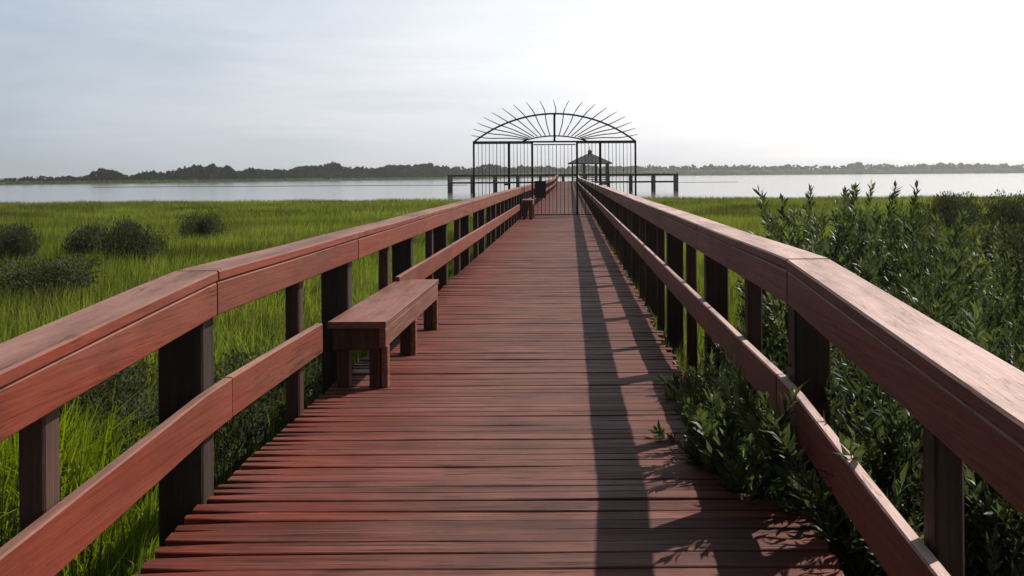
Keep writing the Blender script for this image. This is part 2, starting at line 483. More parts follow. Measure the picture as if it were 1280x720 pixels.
mb = MB(); mb.box(-3.0, 3.0, -3.0, 3.0, -.22, 0.0, .01); mb.build('floor', M['darkwood'], pav)
rw, rz0, rz1 = 3.05, 2.52, 3.85
mb = MB()
def ring(w, z): return [(-w, -w, z), (w, -w, z), (w, w, z), (-w, w, z)]
mb.loft([ring(rw, rz0-.12), ring(rw+.03, rz0), ring(rw*.42, rz0+.88), ring(.26, rz1)], .5)
mb.build('roof', M['roof'], pav); roof = pav.children[-1]
mb = MB(); mb.loft([ring(.26, rz1-.02), ring(.24, rz1+.22), ring(.36, rz1+.24), ring(.04, rz1+.62), ring(.03, rz1+1.0)], .5); mb.build('finial', M['darkwood'], roof)
for sx in (-2.45, -.85, .85, 2.45):
    for sy in (-2.45, 2.45):
        mb = MB(); mb.box(sx-.11, sx+.11, sy-.11, sy+.11, 0, rz0-.13, .02); mb.build('post', M['darkwood'], pav)
for sy in (-2.45, 2.45):
    for z0, z1 in ((.88, 1.02), (.12, .24), (.42, .52)):
        mb = MB(); mb.box(-2.33 if sy > 0 else .2, 2.33, sy-.04, sy+.04, z0, z1, .01); mb.build('rail_board', M['darkwood'], pav)
for sx in (-2.45, 2.45):
    mb = MB(); mb.box(sx-.05, sx+.05, -2.33, 2.33, .1, .95, .01); mb.build('side_panel', M['greywood'], pav)
for sx in (-2.6, 2.6):
    for sy in (-2.6, 2.6):
        mb = MB(); mb.box(sx-.15, sx+.15, sy-.15, sy+.15, -3.2, -.23, .02); mb.build('pile', M['greywood'], pav)

# ------------------------------------------------------------------ marsh ground, water, far land
def shore_y(x):
    return 71.5 + .012*x + 1.6*mnoise.noise(Vector((x*.05, 0, 3))) + .5*mnoise.noise(Vector((x*.3, 0, 8)))
def ground_z(x, y):
    b = GZ + .07*mnoise.noise(Vector((x*.25, y*.25, 0)))
    s = shore_y(x)
    if y > s - 1.5: b -= min(1.6, (y-s+1.5)*.22)
    return b
def grid_mesh(name, xs, ys, zf, mat, kind='structure'):
    nx, ny = len(xs), len(ys)
    v = [(x, y, zf(x, y)) for y in ys for x in xs]
    f = [(j*nx+i, j*nx+i+1, (j+1)*nx+i+1, (j+1)*nx+i) for j in range(ny-1) for i in range(nx-1)]
    me = bpy.data.meshes.new(name); me.from_pydata(v, [], f); me.materials.append(mat)
    for p in me.polygons: p.use_smooth = True
    o = link(name, me); tag(o, kind=kind); return o
def mudmat():
    m, nt = new_mat('marsh_mud'); L = nt.links
    n = noise_(nt, mapped(nt, (1, 1, 1)), .8, 6); n2 = noise_(nt, mapped(nt, (1, 1, 1)), 9, 5)
    r = ramp(nt, [(.3, (.018, .022, .010)), (.55, (.035, .048, .012)), (.75, (.055, .05, .025))]); L.new(n, r.inputs[0])
    c = mixc(nt, r.outputs[0], (.02, .03, .008), n2)
    b = N(nt, 'ShaderNodeBsdfPrincipled'); L.new(c, b.inputs['Base Color']); b.inputs['Roughness'].default_value = .9
    bp = N(nt, 'ShaderNodeBump'); bp.inputs['Strength'].default_value = .6; L.new(n2, bp.inputs['Height']); L.new(bp.outputs[0], b.inputs['Normal'])
    o = N(nt, 'ShaderNodeOutputMaterial'); L.new(b.outputs[0], o.inputs[0]); return m
M['mud'] = mudmat()
xs = sorted(set([-400, -250, -160, -110] + list(np.arange(-80, 81, 1.6)) + [110, 160, 250, 400]))
ys = list(np.arange(-40, 0, 4)) + list(np.arange(0, 62, 1.5)) + list(np.arange(62, 86, .7)) + [92, 100]
grid_mesh('marsh_ground', xs, ys, ground_z, M['mud'])
# bed under the water, one sheet to the horizon
M['bed'] = simple('river_bed', (.06, .055, .04), .9, 0, .3, .2)
mb = MB(); mb.add([(-7000, -200, -3.4), (7000, -200, -3.4), (7000, 9000, -3.4), (-7000, 9000, -3.4)], [(0, 1, 2, 3)]); o = mb.build('river_bed', M['bed']); tag(o, kind='structure')
def watermat():
    m, nt = new_mat('water'); L = nt.links
    b = N(nt, 'ShaderNodeBsdfPrincipled'); b.inputs['Base Color'].default_value = (.17, .165, .155, 1)
    b.inputs['Roughness'].default_value = .12; b.inputs['IOR'].default_value = 1.33; b.inputs['Specular IOR Level'].default_value = .5
    tc = N(nt, 'ShaderNodeTexCoord'); mp = N(nt, 'ShaderNodeMapping'); mp.inputs['Scale'].default_value = (.35, 1.1, 1); L.new(tc.outputs['Object'], mp.inputs[0])
    n = noise_(nt, mp.outputs[0], .5, 5, .6)
    bp = N(nt, 'ShaderNodeBump'); bp.inputs['Strength'].default_value = .12; bp.inputs['Distance'].default_value = .3; L.new(n, bp.inputs['Height']); L.new(bp.outputs[0], b.inputs['Normal'])
    o = N(nt, 'ShaderNodeOutputMaterial'); L.new(b.outputs[0], o.inputs[0]); return m
M['water'] = watermat()
WZ = -1.02
mb = MB(); mb.add([(-6500, 40, WZ), (6500, 40, WZ), (6500, 8500, WZ), (-6500, 8500, WZ)], [(0, 1, 2, 3)]); o = mb.build('water', M['water']); tag(o, kind='structure')

SH = [(-2600, 200), (-900, 235), (-420, 290), (-187, 316), (-146, 380), (-123, 474), (-72, 570), (-9, 900), (88, 1200), (336, 1400), (748, 1580), (1500, 1800), (3200, 1950)]
def along(t):
    """t in [0, len(SH)-1] -> shoreline point"""
    i = min(int(t), len(SH)-2); f = t-i
    return SH[i][0]+(SH[i+1][0]-SH[i][0])*f, SH[i][1]+(SH[i+1][1]-SH[i][1])*f
M['farland'] = simple('far_marsh', (.045, .055, .025), .9, 0, .35, .02)
mb = MB(); vs = []; T = np.linspace(0, len(SH)-1, 240)
for t in T:
    x, y = along(t); y += 6*mnoise.noise(Vector((t*3.1, 0, 0)))*(y/400)
    k = y/400.0
    vs += [(x, y, WZ-.3), (x*1.004, y+3*k, WZ+.25), (x*1.03, y+30*k, WZ+.5), (x*1.6, y*1.0+2500, WZ+.8)]
fs = [(i*4+j, (i+1)*4+j, (i+1)*4+j+1, i*4+j+1) for i in range(len(T)-1) for j in range(3)]
mb.add(vs, fs); o = mb.build('far_shore', M['farland']); tag(o, kind='structure')
M['sand'] = simple('mud_bar', (.05, .048, .042), .8, 0, .3, .2)
for xa, xb, y, w in ((-112, -24, 226, 3.0), (29, 46, 262, 3.0)):
    mb = MB(); top = []; bot = []
    for i in range(41):
        t = i/40; x = xa+(xb-xa)*t; hw = w*(.25+math.sin(math.pi*t)**.5)*(.7+.5*mnoise.noise(Vector((x*.12, y, 0))))
        yy = y+2*mnoise.noise(Vector((x*.06, 1, 0)))
        top.append([(x, yy-hw, WZ-.2), (x, yy-hw*.5, WZ+.10), (x, yy+hw*.5, WZ+.10), (x, yy+hw, WZ-.2)])
    vs = [p for s in top for p in s]; fs = [(i*4+j, (i+1)*4+j, (i+1)*4+j+1, i*4+j+1) for i in range(40) for j in range(3)]
    mb.add(vs, fs); o = mb.build('mud_bar', M['sand']); tag(o, kind='structure')

# ------------------------------------------------------------------ fast leaf / blade meshes
def poly_mesh(name, verts, nv_per, faces_per, tints, mat):
    """verts (n, nv, 3); the same face pattern per item; tint per item"""
    n = verts.shape[0]; co = verts.reshape(-1, 3).astype(np.float32)
    fp = np.array(sum([list(f) for f in faces_per], []), dtype=np.int32); tot = np.array([len(f) for f in faces_per], dtype=np.int32)
    idx = (fp[None, :] + (np.arange(n, dtype=np.int32)*nv_per)[:, None]).ravel()
    tots = np.tile(tot, n); starts = np.concatenate([[0], np.cumsum(tots)[:-1]]).astype(np.int32)
    me = bpy.data.meshes.new(name)
    me.vertices.add(co.shape[0]); me.vertices.foreach_set('co', co.ravel())
    me.loops.add(idx.size); me.loops.foreach_set('vertex_index', idx)
    me.polygons.add(tots.size); me.polygons.foreach_set('loop_start', starts)
    try: me.polygons.foreach_set('loop_total', tots)
    except Exception: pass
    me.materials.append(mat)
    me.update(calc_edges=True); me.validate()
    a = me.attributes.new('tint', 'FLOAT', 'FACE')
    a.data.foreach_set('value', np.repeat(tints.astype(np.float32), len(faces_per)))
    return me

def blades(n, x, y, z, h, w, lean=.35):
    """curved grass blades: 5 verts, a quad and a tip triangle"""
    az = nr.uniform(0, 2*np.pi, n); ln = np.abs(nr.normal(0, lean, n))
    # wind bends everything a little the same way
    dx = np.cos(az)*ln + .08; dy = np.sin(az)*ln
    fa = nr.uniform(0, np.pi, n); wx = np.cos(fa)*w/2; wy = np.sin(fa)*w/2*.6
    v = np.zeros((n, 5, 3))
    b = np.stack([x, y, z], 1)
    mid = b + np.stack([dx*h*.35, dy*h*.35, h*.58], 1)
    tip = b + np.stack([dx*h, dy*h, h*(1-.25*ln)], 1)
    W = np.stack([wx, wy, np.zeros(n)], 1)
    v[:, 0] = b - W; v[:, 1] = b + W; v[:, 2] = mid + W*.85; v[:, 3] = mid - W*.85; v[:, 4] = tip
    return v
BF = [(0, 1, 2, 3), (3, 2, 4)]

M['grass'] = leafmat('marsh_grass', [(.075, .088, .026), (.165, .205, .042), (.235, .285, .060), (.27, .305, .078), (.28, .24, .13)], patchscale=.30, trans=.58, rough=.55, spec=.2, patch=(.038, .036, .018), pw=.85)
M['tuft'] = leafmat('fresh_grass', [(.12, .17, .012), (.22, .29, .018), (.34, .38, .03)], trans=.5, rough=.5, spec=.25)

def inside_walk(x, y, m=.05):
    return (x > XL-m) & (x < np.where(y < KY, 1.0, XR)+m)
def scatter(y0, y1, dens, left, right, fn=None):
    """uniform points between lines x = -left*(y+2) and right*(y+2)"""
    area = (left+right)*((y1+2)**2-(y0+2)**2)/2
    n = int(area*dens)
    u = nr.uniform(0, 1, n); y = np.sqrt((y0+2)**2 + u*((y1+2)**2-(y0+2)**2)) - 2
    x = nr.uniform(-left, right, n)*(y+2)
    k = ~inside_walk(x, y)
    return x[k], y[k]
def gz_arr(x, y): return np.array([ground_z(float(a), float(b)) for a, b in zip(x, y)])
def clump(x, y, s, seed):
    return np.array([mnoise.noise(Vector((float(a)*s, float(b)*s, seed))) for a, b in zip(x, y)])
V = []; TI = []
for (y0, y1, dens, h0, w0) in ((1.0, 9, 330, .62, .009), (9, 20, 170, .58, .014), (20, 40, 135, .52, .016), (40, 84, 72, .50, .027)):
    x, y = scatter(y0, y1, dens, .78, .66)
    sh = np.array([shore_y(float(a)) for a in x]); k = y < sh
    x, y, sh = x[k], y[k], sh[k]
    if y0 < 12:     # the trodden, shaded hollow beside the near railing is thin of grass
        keep = ~((x < -1.4) & (x > -4.6) & (y > 3.0) & (y < 9.6) & (nr.random(len(x)) < .68))
        x, y, sh = x[keep], y[keep], sh[keep]
    cl = clump(x, y, .35, 1.0); n = len(x)
    h = h0*(.78+.38*nr.random(n))*(1+.28*cl)
    h *= np.clip((sh-y)/1.5, .35, 1)
    z = gz_arr(x, y)-.02
    V.append(blades(n, x, y, z, h, w0*(.7+.6*nr.random(n)), .33))
    base_t = .45 - np.clip((17-y)/13, 0, 1)*.42      # ranker, darker growth close to the walk
    TI.append(np.clip(base_t+.40*clump(x, y, .12, 5.0)+.18*clump(x, y, .7, 2.0)+nr.normal(0, .15, n)+(nr.random(n) < .05)*.5, 0, 1))
Vg = np.concatenate(V); Tg = np.concatenate(TI)
print('grass blades', len(Vg))
o = link('marsh_grass', poly_mesh('marsh_grass', Vg, 5, BF, Tg, M['grass'])); tag(o, kind='stuff')
o['label'] = 'green marsh grass spreading on both sides of the boardwalk to the water'; o['category'] = 'grass'

# bright fresh tussocks beside the near rail
def tussock(label, x, y, r, h, n, mat):
    a = nr.uniform(0, 2*np.pi, n); q = r*np.sqrt(nr.random(n))
    px, py = q*np.cos(a), q*np.sin(a)
    hh = h*(.55+.6*nr.random(n))*(1.1-.4*q/r)
    v = blades(n, px, py, np.full(n, -.03), hh, .013+.012*nr.random(n), .6)
    o = link('grass_tussock', poly_mesh('grass_tussock', v, 5, BF, np.clip(nr.normal(.5, .25, n), 0, 1), mat))
    o.location = (x, y, GZ); tag(o, label, 'grass tussock', 'fresh grass tussocks'); return o
tussock('bright yellow green grass tussock under the nearest stretch of sunlit railing', -3.25, 5.85, .66, .80, 1600, M['tuft'])
tussock('low fresh green tussock beside the ramp edge at the near left corner', -2.30, 5.0, .42, .52, 800, M['tuft'])

# ------------------------------------------------------------------ shrubs
def leaf_verts(p, d, nrm, L, W, fold):
    """two folded triangles pairs: base, left, tip, right, mid"""
    side = np.cross(d, nrm); side /= np.linalg.norm(side, axis=1)[:, None]+1e-9
    up = np.cross(side, d)
    v = np.zeros((len(p), 5, 3))
    Lc = L[:, None]; Wc = W[:, None]; F = fold[:, None]
    v[:, 0] = p
    v[:, 1] = p + d*Lc*.5 - side*Wc*.5 + up*Wc*F
    v[:, 2] = p + d*Lc - up*Lc*.10
    v[:, 3] = p + d*Lc*.5 + side*Wc*.5 + up*Wc*F
    v[:, 4] = p + d*Lc*.5
    return v
LF = [(0, 4, 1), (1, 4, 2), (0, 3, 4), (3, 2, 4)]
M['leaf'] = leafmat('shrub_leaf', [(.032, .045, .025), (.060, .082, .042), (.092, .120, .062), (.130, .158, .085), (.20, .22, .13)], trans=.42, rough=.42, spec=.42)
M['darkleaf'] = leafmat('dark_shrub_leaf', [(.046, .050, .034), (.072, .080, .048), (.10, .112, .062)], trans=.3, rough=.7, spec=.15)
M['stem'] = simple('shrub_stem', (.055, .045, .028), .8, 0, .4, 12)

def leafy_shrub(seed, height, spread, nstem, upright=.55, leafL=.080):
    """many upright stems with side twigs, long narrow leaves pointing up and out"""
    rs = np.random.default_rng(seed); st = MB(); P = []; D = []; Q = []
    for s in range(nstem):
        stint = rs.normal(0, .20)
        a = rs.uniform(0, 2*np.pi); q = spread*.45*np.sqrt(rs.random())
        base = np.array([q*np.cos(a), q*np.sin(a), -.05])
        h = height*rs.uniform(.62, 1.0)*(1.0-.25*q/(spread+.01)); out = spread*rs.uniform(.25, .75)
        a2 = a + rs.normal(0, .5)
        tipp = base + np.array([np.cos(a2)*out, np.sin(a2)*out, h])
        mid = base + (tipp-base)*.5 + np.array([0, 0, h*.08])
        pts = [base + (mid-base)*t*2 if t < .5 else mid + (tipp-mid)*(t*2-1) for t in np.linspace(0, 1, 9)]
        pts = [p + rs.normal(0, .012, 3) for p in pts]
        st.tube([tuple(p) for p in pts], [.010-.0085*i/8 for i in range(9)], 4)
        for t in np.linspace(.22, 1.0, 11):
            k = min(7, int(t*8)); f = t*8-k
            p = pts[k] + (pts[k+1]-pts[k])*f
            ax = (pts[k+1]-pts[k]); ax /= np.linalg.norm(ax)
            tl = rs.uniform(.12, .30)*(1.25-.7*t)*(height/1.6+.3)
            for _ in range(2 if t < .9 else 1):
                b = rs.uniform(0, 2*np.pi)
                d = np.array([np.cos(b), np.sin(b), rs.uniform(.6, 1.6)]) + ax*.6; d /= np.linalg.norm(d)
                if t > .9: d = ax
                st.tube([tuple(p), tuple(p+d*tl)], [.003, .0012], 3)
                nl = int(rs.integers(11, 19))
                for j in range(nl):
                    u = (j+.6)/nl; bb = j*2.4+rs.uniform(-.4, .4)
                    e1 = np.cross(d, [0.3, .2, 1]); e1 /= np.linalg.norm(e1); e2 = np.cross(d, e1)
                    r = e1*np.cos(bb)+e2*np.sin(bb)
                    ld = d*upright*1.5 + r*.75 + np.array([0, 0, .25])
                    if u > .9: ld = d + r*.25
                    Q.append(stint); P.append(p + d*tl*u); D.append(ld/np.linalg.norm(ld))
    P = np.array(P); D = np.array(D); n = len(P)
    nn = rs.normal(0, .45, (n, 3)) + np.array([0, 0, 1.0])
    L = leafL*rs.uniform(.6, 1.25, n); W = L*rs.uniform(.22, .34, n)
    v = leaf_verts(P, D, nn, L, W, rs.uniform(.05, .35, n))
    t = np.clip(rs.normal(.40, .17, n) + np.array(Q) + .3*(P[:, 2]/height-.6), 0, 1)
    return poly_mesh('foliage', v, 5, LF, t, M['leaf']), st.mesh('stems', M['stem']), n

protos = []
for i, (hh, sp, ns) in enumerate(((1.75, .75, 20), (1.45, .80, 22), (1.9, .55, 14), (.95, .55, 16))):
    fm, sm, n = leafy_shrub(100+i, hh, sp, ns); protos.append((fm, sm)); print('shrub leaves', n)
SHR = []
def put_shrub(k, x, y, s, rz, label, grp='leafy shrubs behind the right railing', z=GZ, tilt=(0, 0)):
    t = thing('leafy_shrub', label, 'shrub', (x, y, z), rz, grp)
    t.scale = (s, s, s); t.rotation_euler = (tilt[0], tilt[1], rz)
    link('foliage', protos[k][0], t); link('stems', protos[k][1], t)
    SHR.append(t); return t
spots = [
 (2, 2.75, 9.9, 1.10, 'tallest leafy shrub, its spires standing up against the white water'),
 (0, 3.05, 9.4, 1.06, 'tall leafy shrub with pointed tops just beside the tallest one'),
 (0, 2.45, 9.0, 1.20, 'bushy leafy shrub at the end of the thicket nearest the gate'),
 (2, 4.10, 9.2, .88, 'slender leafy shrub with one thin spire crossing the shoreline'),
 (0, 2.35, 7.4, .92, 'dense leafy shrub behind the bend in the bright cap board'),
 (1, 3.30, 7.6, .86, 'broad leafy shrub in the middle of the thicket'),
 (1, 4.60, 7.7, .95, 'leafy shrub in front of the low dark bushes'),
 (0, 2.05, 6.0, .96, 'leafy shrub pressed close against the outside of the shaded railing'),
 (1, 3.10, 6.1, .78, 'leafy shrub with pale highlights in the thick of the thicket'),
 (0, 3.95, 6.2, .66, 'leafy shrub at the outer edge of the thicket beside the dark thorn bush'),
 (1, 2.15, 4.7, .98, 'leafy shrub just over the near stretch of bright cap board'),
 (1, 2.85, 4.9, .84, 'leafy shrub with upright shoots at the edge of the picture'),
 (0, 3.65, 5.0, .72, 'lighter green leafy shrub at the far right edge of the picture'),
 (1, 1.75, 3.5, .76, 'leafy shrub seen under the cap board beside the nearest dark post'),
 (1, 2.40, 3.4, .78, 'leafy shrub in the lower right corner behind the railing'),
 (0, 1.75, 5.4, .72, 'dark leafy shrub showing between cap board and mid rail at the bend'),
 (0, 1.60, 6.9, .70, 'dark leafy shrub filling the gap under the cap board past the bend'),
 (1, 1.85, 8.2, .70, 'leafy shrub at the narrow end of the thicket by the pale post'),
 (3, 1.42, 4.55, .82, 'low sprig of leaves between mid rail and the deck at the bend'),
 (3, 1.38, 5.7, .80, 'low leafy plant growing up through the gap beside the plank ends'),
 (3, 1.45, 2.6, .80, 'low leafy plant in the dark below the nearest mid rail'),
 (3, 3.0, 12.2, 1.0, 'small lone leafy sapling standing in bright grass past the thicket'),
]
for k, x, y, s, lab in spots:
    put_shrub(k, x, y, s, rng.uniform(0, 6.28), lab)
# small sprigs that lean over the plank ends
for x, y, s, ty, lab in ((.98, 4.35, .74, -.30, 'dark sprig leaning over the deck edge at the step in the plank ends'),
                         (.96, 4.75, .80, -.20, 'dark sprig lying farthest over the deck of the sprigs near the bend'),
                         (1.02, 5.15, .66, -.28, 'thick dark sprig crowding the mid rail just past the bend'),
                         (.97, 5.65, .78, -.18, 'dark sprig leaning over the deck edge below the mid rail'),
                         (1.0, 6.2, .72, -.28, 'dark sprig beside the red plank ends'),
                         (.90, 4.20, .72, -.20, 'dark sprig spilling onto the deck at the first narrow plank'),
                         (.90, 4.95, .74, -.20, 'dark sprig spilling over the plank ends midway along the leafy deck edge'),
                         (.92, 5.45, .70, -.20, 'dark sprig between the spilling ones along the leafy deck edge'),
                         (.94, 4.60, .92, -.12, 'taller dark sprig standing in the gap between planks and mid rail'),
                         (.96, 5.90, .80, -.18, 'upright dark sprig in the gap at the far end of the leafy deck edge'),
                         (.98, 7.0, .55, -.25, 'short sprig at the deck edge farthest along, below the mid rail')):
    put_shrub(3, x, y, s, rng.uniform(0, 6.28), lab, z=-.55, tilt=(0, ty))
for k, x, y, s, lab in ((0, 1.62, 4.2, .92, 'dark leafy shrub filling the space between the cap board and mid rail at the kink'),
                        (1, 1.66, 3.85, 1.08, 'leafy shrub pushed against the outside of the mid rail near the lower right corner'),
                        (0, 1.66, 5.1, .92, 'upright leafy shrub against the outside of the mid rail past the bend'),
                        (1, 1.62, 4.55, 1.02, 'bushy shrub filling the rails beside the kink pile'),
                        (2, 1.75, 4.0, .86, 'leafy shrub with tops rising just over the kink of the bright cap board'),
                        (1, 1.45, 3.0, .74, 'dark leafy shrub low behind the nearest mid rail'),
                        (0, 1.85, 6.4, 1.0, 'tall leafy shrub right behind the cap board beyond the kink'),
                        (2, 2.0, 7.9, .98, 'slender leafy shrub close to the cap board at the gate end of the thicket'),
                        (0, 2.6, 8.2, 1.10, 'full leafy shrub in front of the tallest spires'),
                        (0, 2.45, 5.4, .88, 'leafy shrub in the near thicket behind the widest part of the cap board')):
    put_shrub(k, x, y, s, rng.uniform(0, 6.28), lab)

def dark_shrub(seed, rx, ry, h, n):
    rs = np.random.default_rng(seed); P = []; Nn = []
    lobes = [(rs.uniform(-.6, .6)*rx, rs.uniform(-.6, .6)*ry, rs.uniform(.35, .72)*h, rs.uniform(.3, .5)) for _ in range(9)]
    per = n//9; st = MB()
    for lx, ly, lz, q in lobes:
        st.tube([(lx*.15, ly*.15, -.05), (lx*.6, ly*.6, lz*.5), (lx, ly, lz)], [.02, .014, .006], 4)
        u = rs.normal(0, 1, (per, 3)); u /= np.linalg.norm(u, axis=1)[:, None]
        rr = (rs.random(per)**.45)[:, None]
        p = np.array([lx, ly, lz]) + u*rr*np.array([rx*q, ry*q, h*q*.75])
        P.append(p); Nn.append(u)
    P = np.concatenate(P); U = np.concatenate(Nn); P[:, 2] = np.abs(P[:, 2])
    D = U*.6 + rs.normal(0, .4, P.shape) + np.array([0, 0, .7]); D /= np.linalg.norm(D, axis=1)[:, None]
    m = len(P); L = rs.uniform(.035, .085, m); W = L*rs.uniform(.25, .5, m)
    v = leaf_verts(P, D, rs.normal(0, .5, (m, 3))+np.array([0, 0, 1]), L, W, rs.uniform(.05, .3, m))
    return poly_mesh('foliage', v, 5, LF, np.clip(rs.normal(.5, .25, m), 0, 1), M['darkleaf']), st.mesh('stems', M['stem'])
dk = [dark_shrub(300+i, 1, 1, 1, 6300) for i in range(3)]
for i, (x, y, sx, sz, lab) in enumerate((
 (-9.5, 21.5, .98, .92, 'largest dark bush in the marsh nearest the sunlit railing'),
 (-11.6, 23.5, .92, .80, 'dark bush just left of the largest one in the marsh'),
 (-10.8, 28.0, .70, .80, 'small round dark bush set back behind the largest one'),
 (-12.3, 21.5, .72, .85, 'dark bush at the end of the row nearest the picture edge'),
 (-13.6, 22.5, 1.0, .85, 'dark bush cut off by the picture edge'),
 (-8.5, 15.6, 1.15, .62, 'broad brownish dark bush low in the nearer marsh'),
 (-3.75, 7.9, .95, .52, 'low dark herb patch just outside the sunlit railing behind the bright tussock'),
 (-4.7, 8.4, 1.0, .50, 'low dark herb patch in the grass farther out from the bright tussock'),
 (-2.65, 6.9, .80, .48, 'low dark herb patch close under the mid rail behind the near pile'),
 (-2.55, 8.9, .75, .42, 'low dark herb patch behind the bench'),
 (11.8, 30.0, 1.25, 1.65, 'dark bush with its top just over the shoreline beyond the thicket'),
 (11.9, 26.0, 1.1, 1.55, 'dark bush at the right picture edge in front of the water'),
 (6.8, 15.0, 1.5, 1.35, 'large near black bush beside the outer edge of the leafy thicket'),
 (8.6, 16.0, 1.3, 1.35, 'near black bush at the picture edge behind the thicket'),
 (6.2, 16.5, 1.1, 1.05, 'low dark bush half hidden behind the leafy thicket'),
 (7.9, 24.0, 1.2, 1.1, 'dark bush between the leafy thicket and the shoreline bush'))):
    t = thing('dark_bush', lab, 'bush', (x, y, GZ), rng.uniform(0, 6.28), 'dark bushes in the marsh')
    t.scale = (sx, sx, sz*(1.35 if x < 0 else 1.0))
    fm, sm = dk[i % 3]
    link('foliage', fm, t); link('stems', sm, t)

# ------------------------------------------------------------------ far treeline (one mass)
M['trees'] = leafmat('far_trees', [(.018, .024, .012), (.030, .040, .018), (.045, .058, .024)], trans=.2, rough=.7, spec=.15)
M['reeds'] = leafmat('far_reeds', [(.11, .13, .055), (.15, .18, .07), (.19, .22, .09)], trans=.3, rough=.7, spec=.15)
# (x in photo pixels -> crown height in m)
PROF = [(-500, 4), (-40, 2.0), (0, 2.2), (60, 2.6), (110, 3.0), (118, 5.0), (150, 5.0), (160, 3.6), (205, 4.4), (220, 6.6), (250, 7.0), (290, 6.6), (298, 4.6), (312, 6.6), (330, 5.4), (365, 6.0), (385, 8.2), (420, 8.4), (450, 7.0), (480, 8.2), (520, 8.6), (560, 9), (640, 10), (700, 12), (760, 14), (850, 16), (900, 16.5), (950, 16), (1000, 16), (1060, 17), (1068, 21), (1080, 19), (1096, 21), (1110, 18), (1170, 18), (1180, 21.5), (1200, 19.5), (1280, 19), (1800, 20)]
def prof(px):
    for (a, ha), (b, hb) in zip(PROF[:-1], PROF[1:]):
        if a <= px <= b: return ha+(hb-ha)*(px-a)/(b-a)
    return PROF[0][1] if px < 0 else PROF[-1][1]
P = []; S = []
Pr = []; Sr = []
tt = np.linspace(1.0, len(SH)-1.3, 5200)
for t in tt:
    t = t + nr.uniform(-.02, .02)
    x, y = along(max(0, min(len(SH)-1.001, t)))
    px = 712+1200*x/y
    if px < -500 or px > 1800: continue
    k = y/400
    back = nr.uniform(22, 60)*k; sc = (y+back)/y
    X, Y = x*sc, y+back
    h = prof(px)*nr.uniform(.55, 1.04)*(.84 if px > 560 else .93)*(1+.28*mnoise.noise(Vector((px*.035, 0, 4.0))))
    ncl = 9
    u = nr.normal(0, 1, (ncl, 3)); u /= np.linalg.norm(u, axis=1)[:, None]
    c = np.stack([X+u[:, 0]*h*.30, Y+u[:, 1]*h*.30, WZ+.4+h*(.56+.42*u[:, 2])], 1)
    P.append(c); S.append(np.full(ncl, h*.20))
    for _ in range(2):
        b2 = nr.uniform(2, 20)*k; s2 = (y+b2)/y
        hr = (.9 if px < 560 else 1.8+4.4*min(1, (px-560)/300))*nr.uniform(.6, 1.1)
        if px < 330 and nr.random() < .5: hr *= .7
        Pr.append([[x*s2, y+b2, WZ+.3+hr*.5]]); Sr.append([hr*1.1])
def quads(P, S, zk):
    n = len(P); th = nr.uniform(0, 2*np.pi, n); el = nr.uniform(-.6, .6, n)
    a = np.stack([np.cos(th), np.sin(th)*.4, np.zeros(n)], 1); b = np.stack([np.sin(th)*np.sin(el), np.cos(th)*np.sin(el), np.cos(el)], 1)
    S = S[:, None]; v = np.zeros((n, 4, 3)); j = nr.uniform(.6, 1.3, (n, 4, 1))
    v[:, 0] = P - a*S*j[:, 0]; v[:, 1] = P - b*S*zk*j[:, 1]; v[:, 2] = P + a*S*j[:, 2]; v[:, 3] = P + b*S*zk*j[:, 3]
    return v
P = np.concatenate(P); S = np.concatenate(S)
o = link('treeline', poly_mesh('treeline', quads(P, S, .8), 4, [(0, 1, 2, 3)], nr.random(len(P)), M['trees'])); tag(o, 'distant dark wood along the far shore of the water', 'treeline', kind='stuff')
Pr = np.concatenate(Pr); Sr = np.concatenate([np.array(s) for s in Sr])
o = link('reed_belt', poly_mesh('reed_belt', quads(Pr, Sr*1.6, .35), 4, [(0, 1, 2, 3)], nr.random(len(Pr)), M['reeds'])); tag(o, 'pale green belt of reeds at the foot of the distant wood', 'reeds', kind='stuff')

# ------------------------------------------------------------------ air
HAZE = True
if HAZE:
    m, nt = new_mat('haze_air')
    v = N(nt, 'ShaderNodeVolumePrincipled'); v.inputs['Density'].default_value = 0.00027; v.inputs['Color'].default_value = (.94, .95, .97, 1); v.inputs['Anisotropy'].default_value = .3
    o_ = N(nt, 'ShaderNodeOutputMaterial'); nt.links.new(v.outputs[0], o_.inputs['Volume'])
    mb = MB(); mb.add([(-2600, -60, -4.5), (3600, -60, -4.5), (3600, 2400, -4.5), (-2600, 2400, -4.5), (-2600, -60, 26), (3600, -60, 26), (3600, 2400, 26), (-2600, 2400, 26)],
           [(0, 3, 2, 1), (4, 5, 6, 7), (0, 1, 5, 4), (1, 2, 6, 5), (2, 3, 7, 6), (3, 0, 4, 7)])
    o = mb.build('haze', m); tag(o, kind='stuff')

# ------------------------------------------------------------------ sky and sun
HZ = (5.5, 16.5, .07)
SUN_EL = R(46); SUN_AZ = R(55)       # azimuth measured from +Y towards +X
w = bpy.data.worlds.new('World'); scene.world = w; w.use_nodes = True
nt = w.node_tree; nt.nodes.clear(); L = nt.links
sky = N(nt, 'ShaderNodeTexSky', sky_type='NISHITA'); sky.sun_disc = False
sky.sun_elevation = SUN_EL; sky.sun_rotation = SUN_AZ
sky.air_density = 1.0; sky.dust_density = 2.0; sky.ozone_density = 1.0; sky.altitude = 0
tc = N(nt, 'ShaderNodeTexCoord')
mp = N(nt, 'ShaderNodeMapping'); mp.inputs['Scale'].default_value = (1.0, 1.0, 7.0); L.new(tc.outputs['Generated'], mp.inputs[0])
n1 = noise_(nt, mp.outputs[0], 2.1, 8, .62, .35)
cr = ramp(nt, [(.34, 0.0), (.72, 1.0)]); L.new(n1, cr.inputs[0])
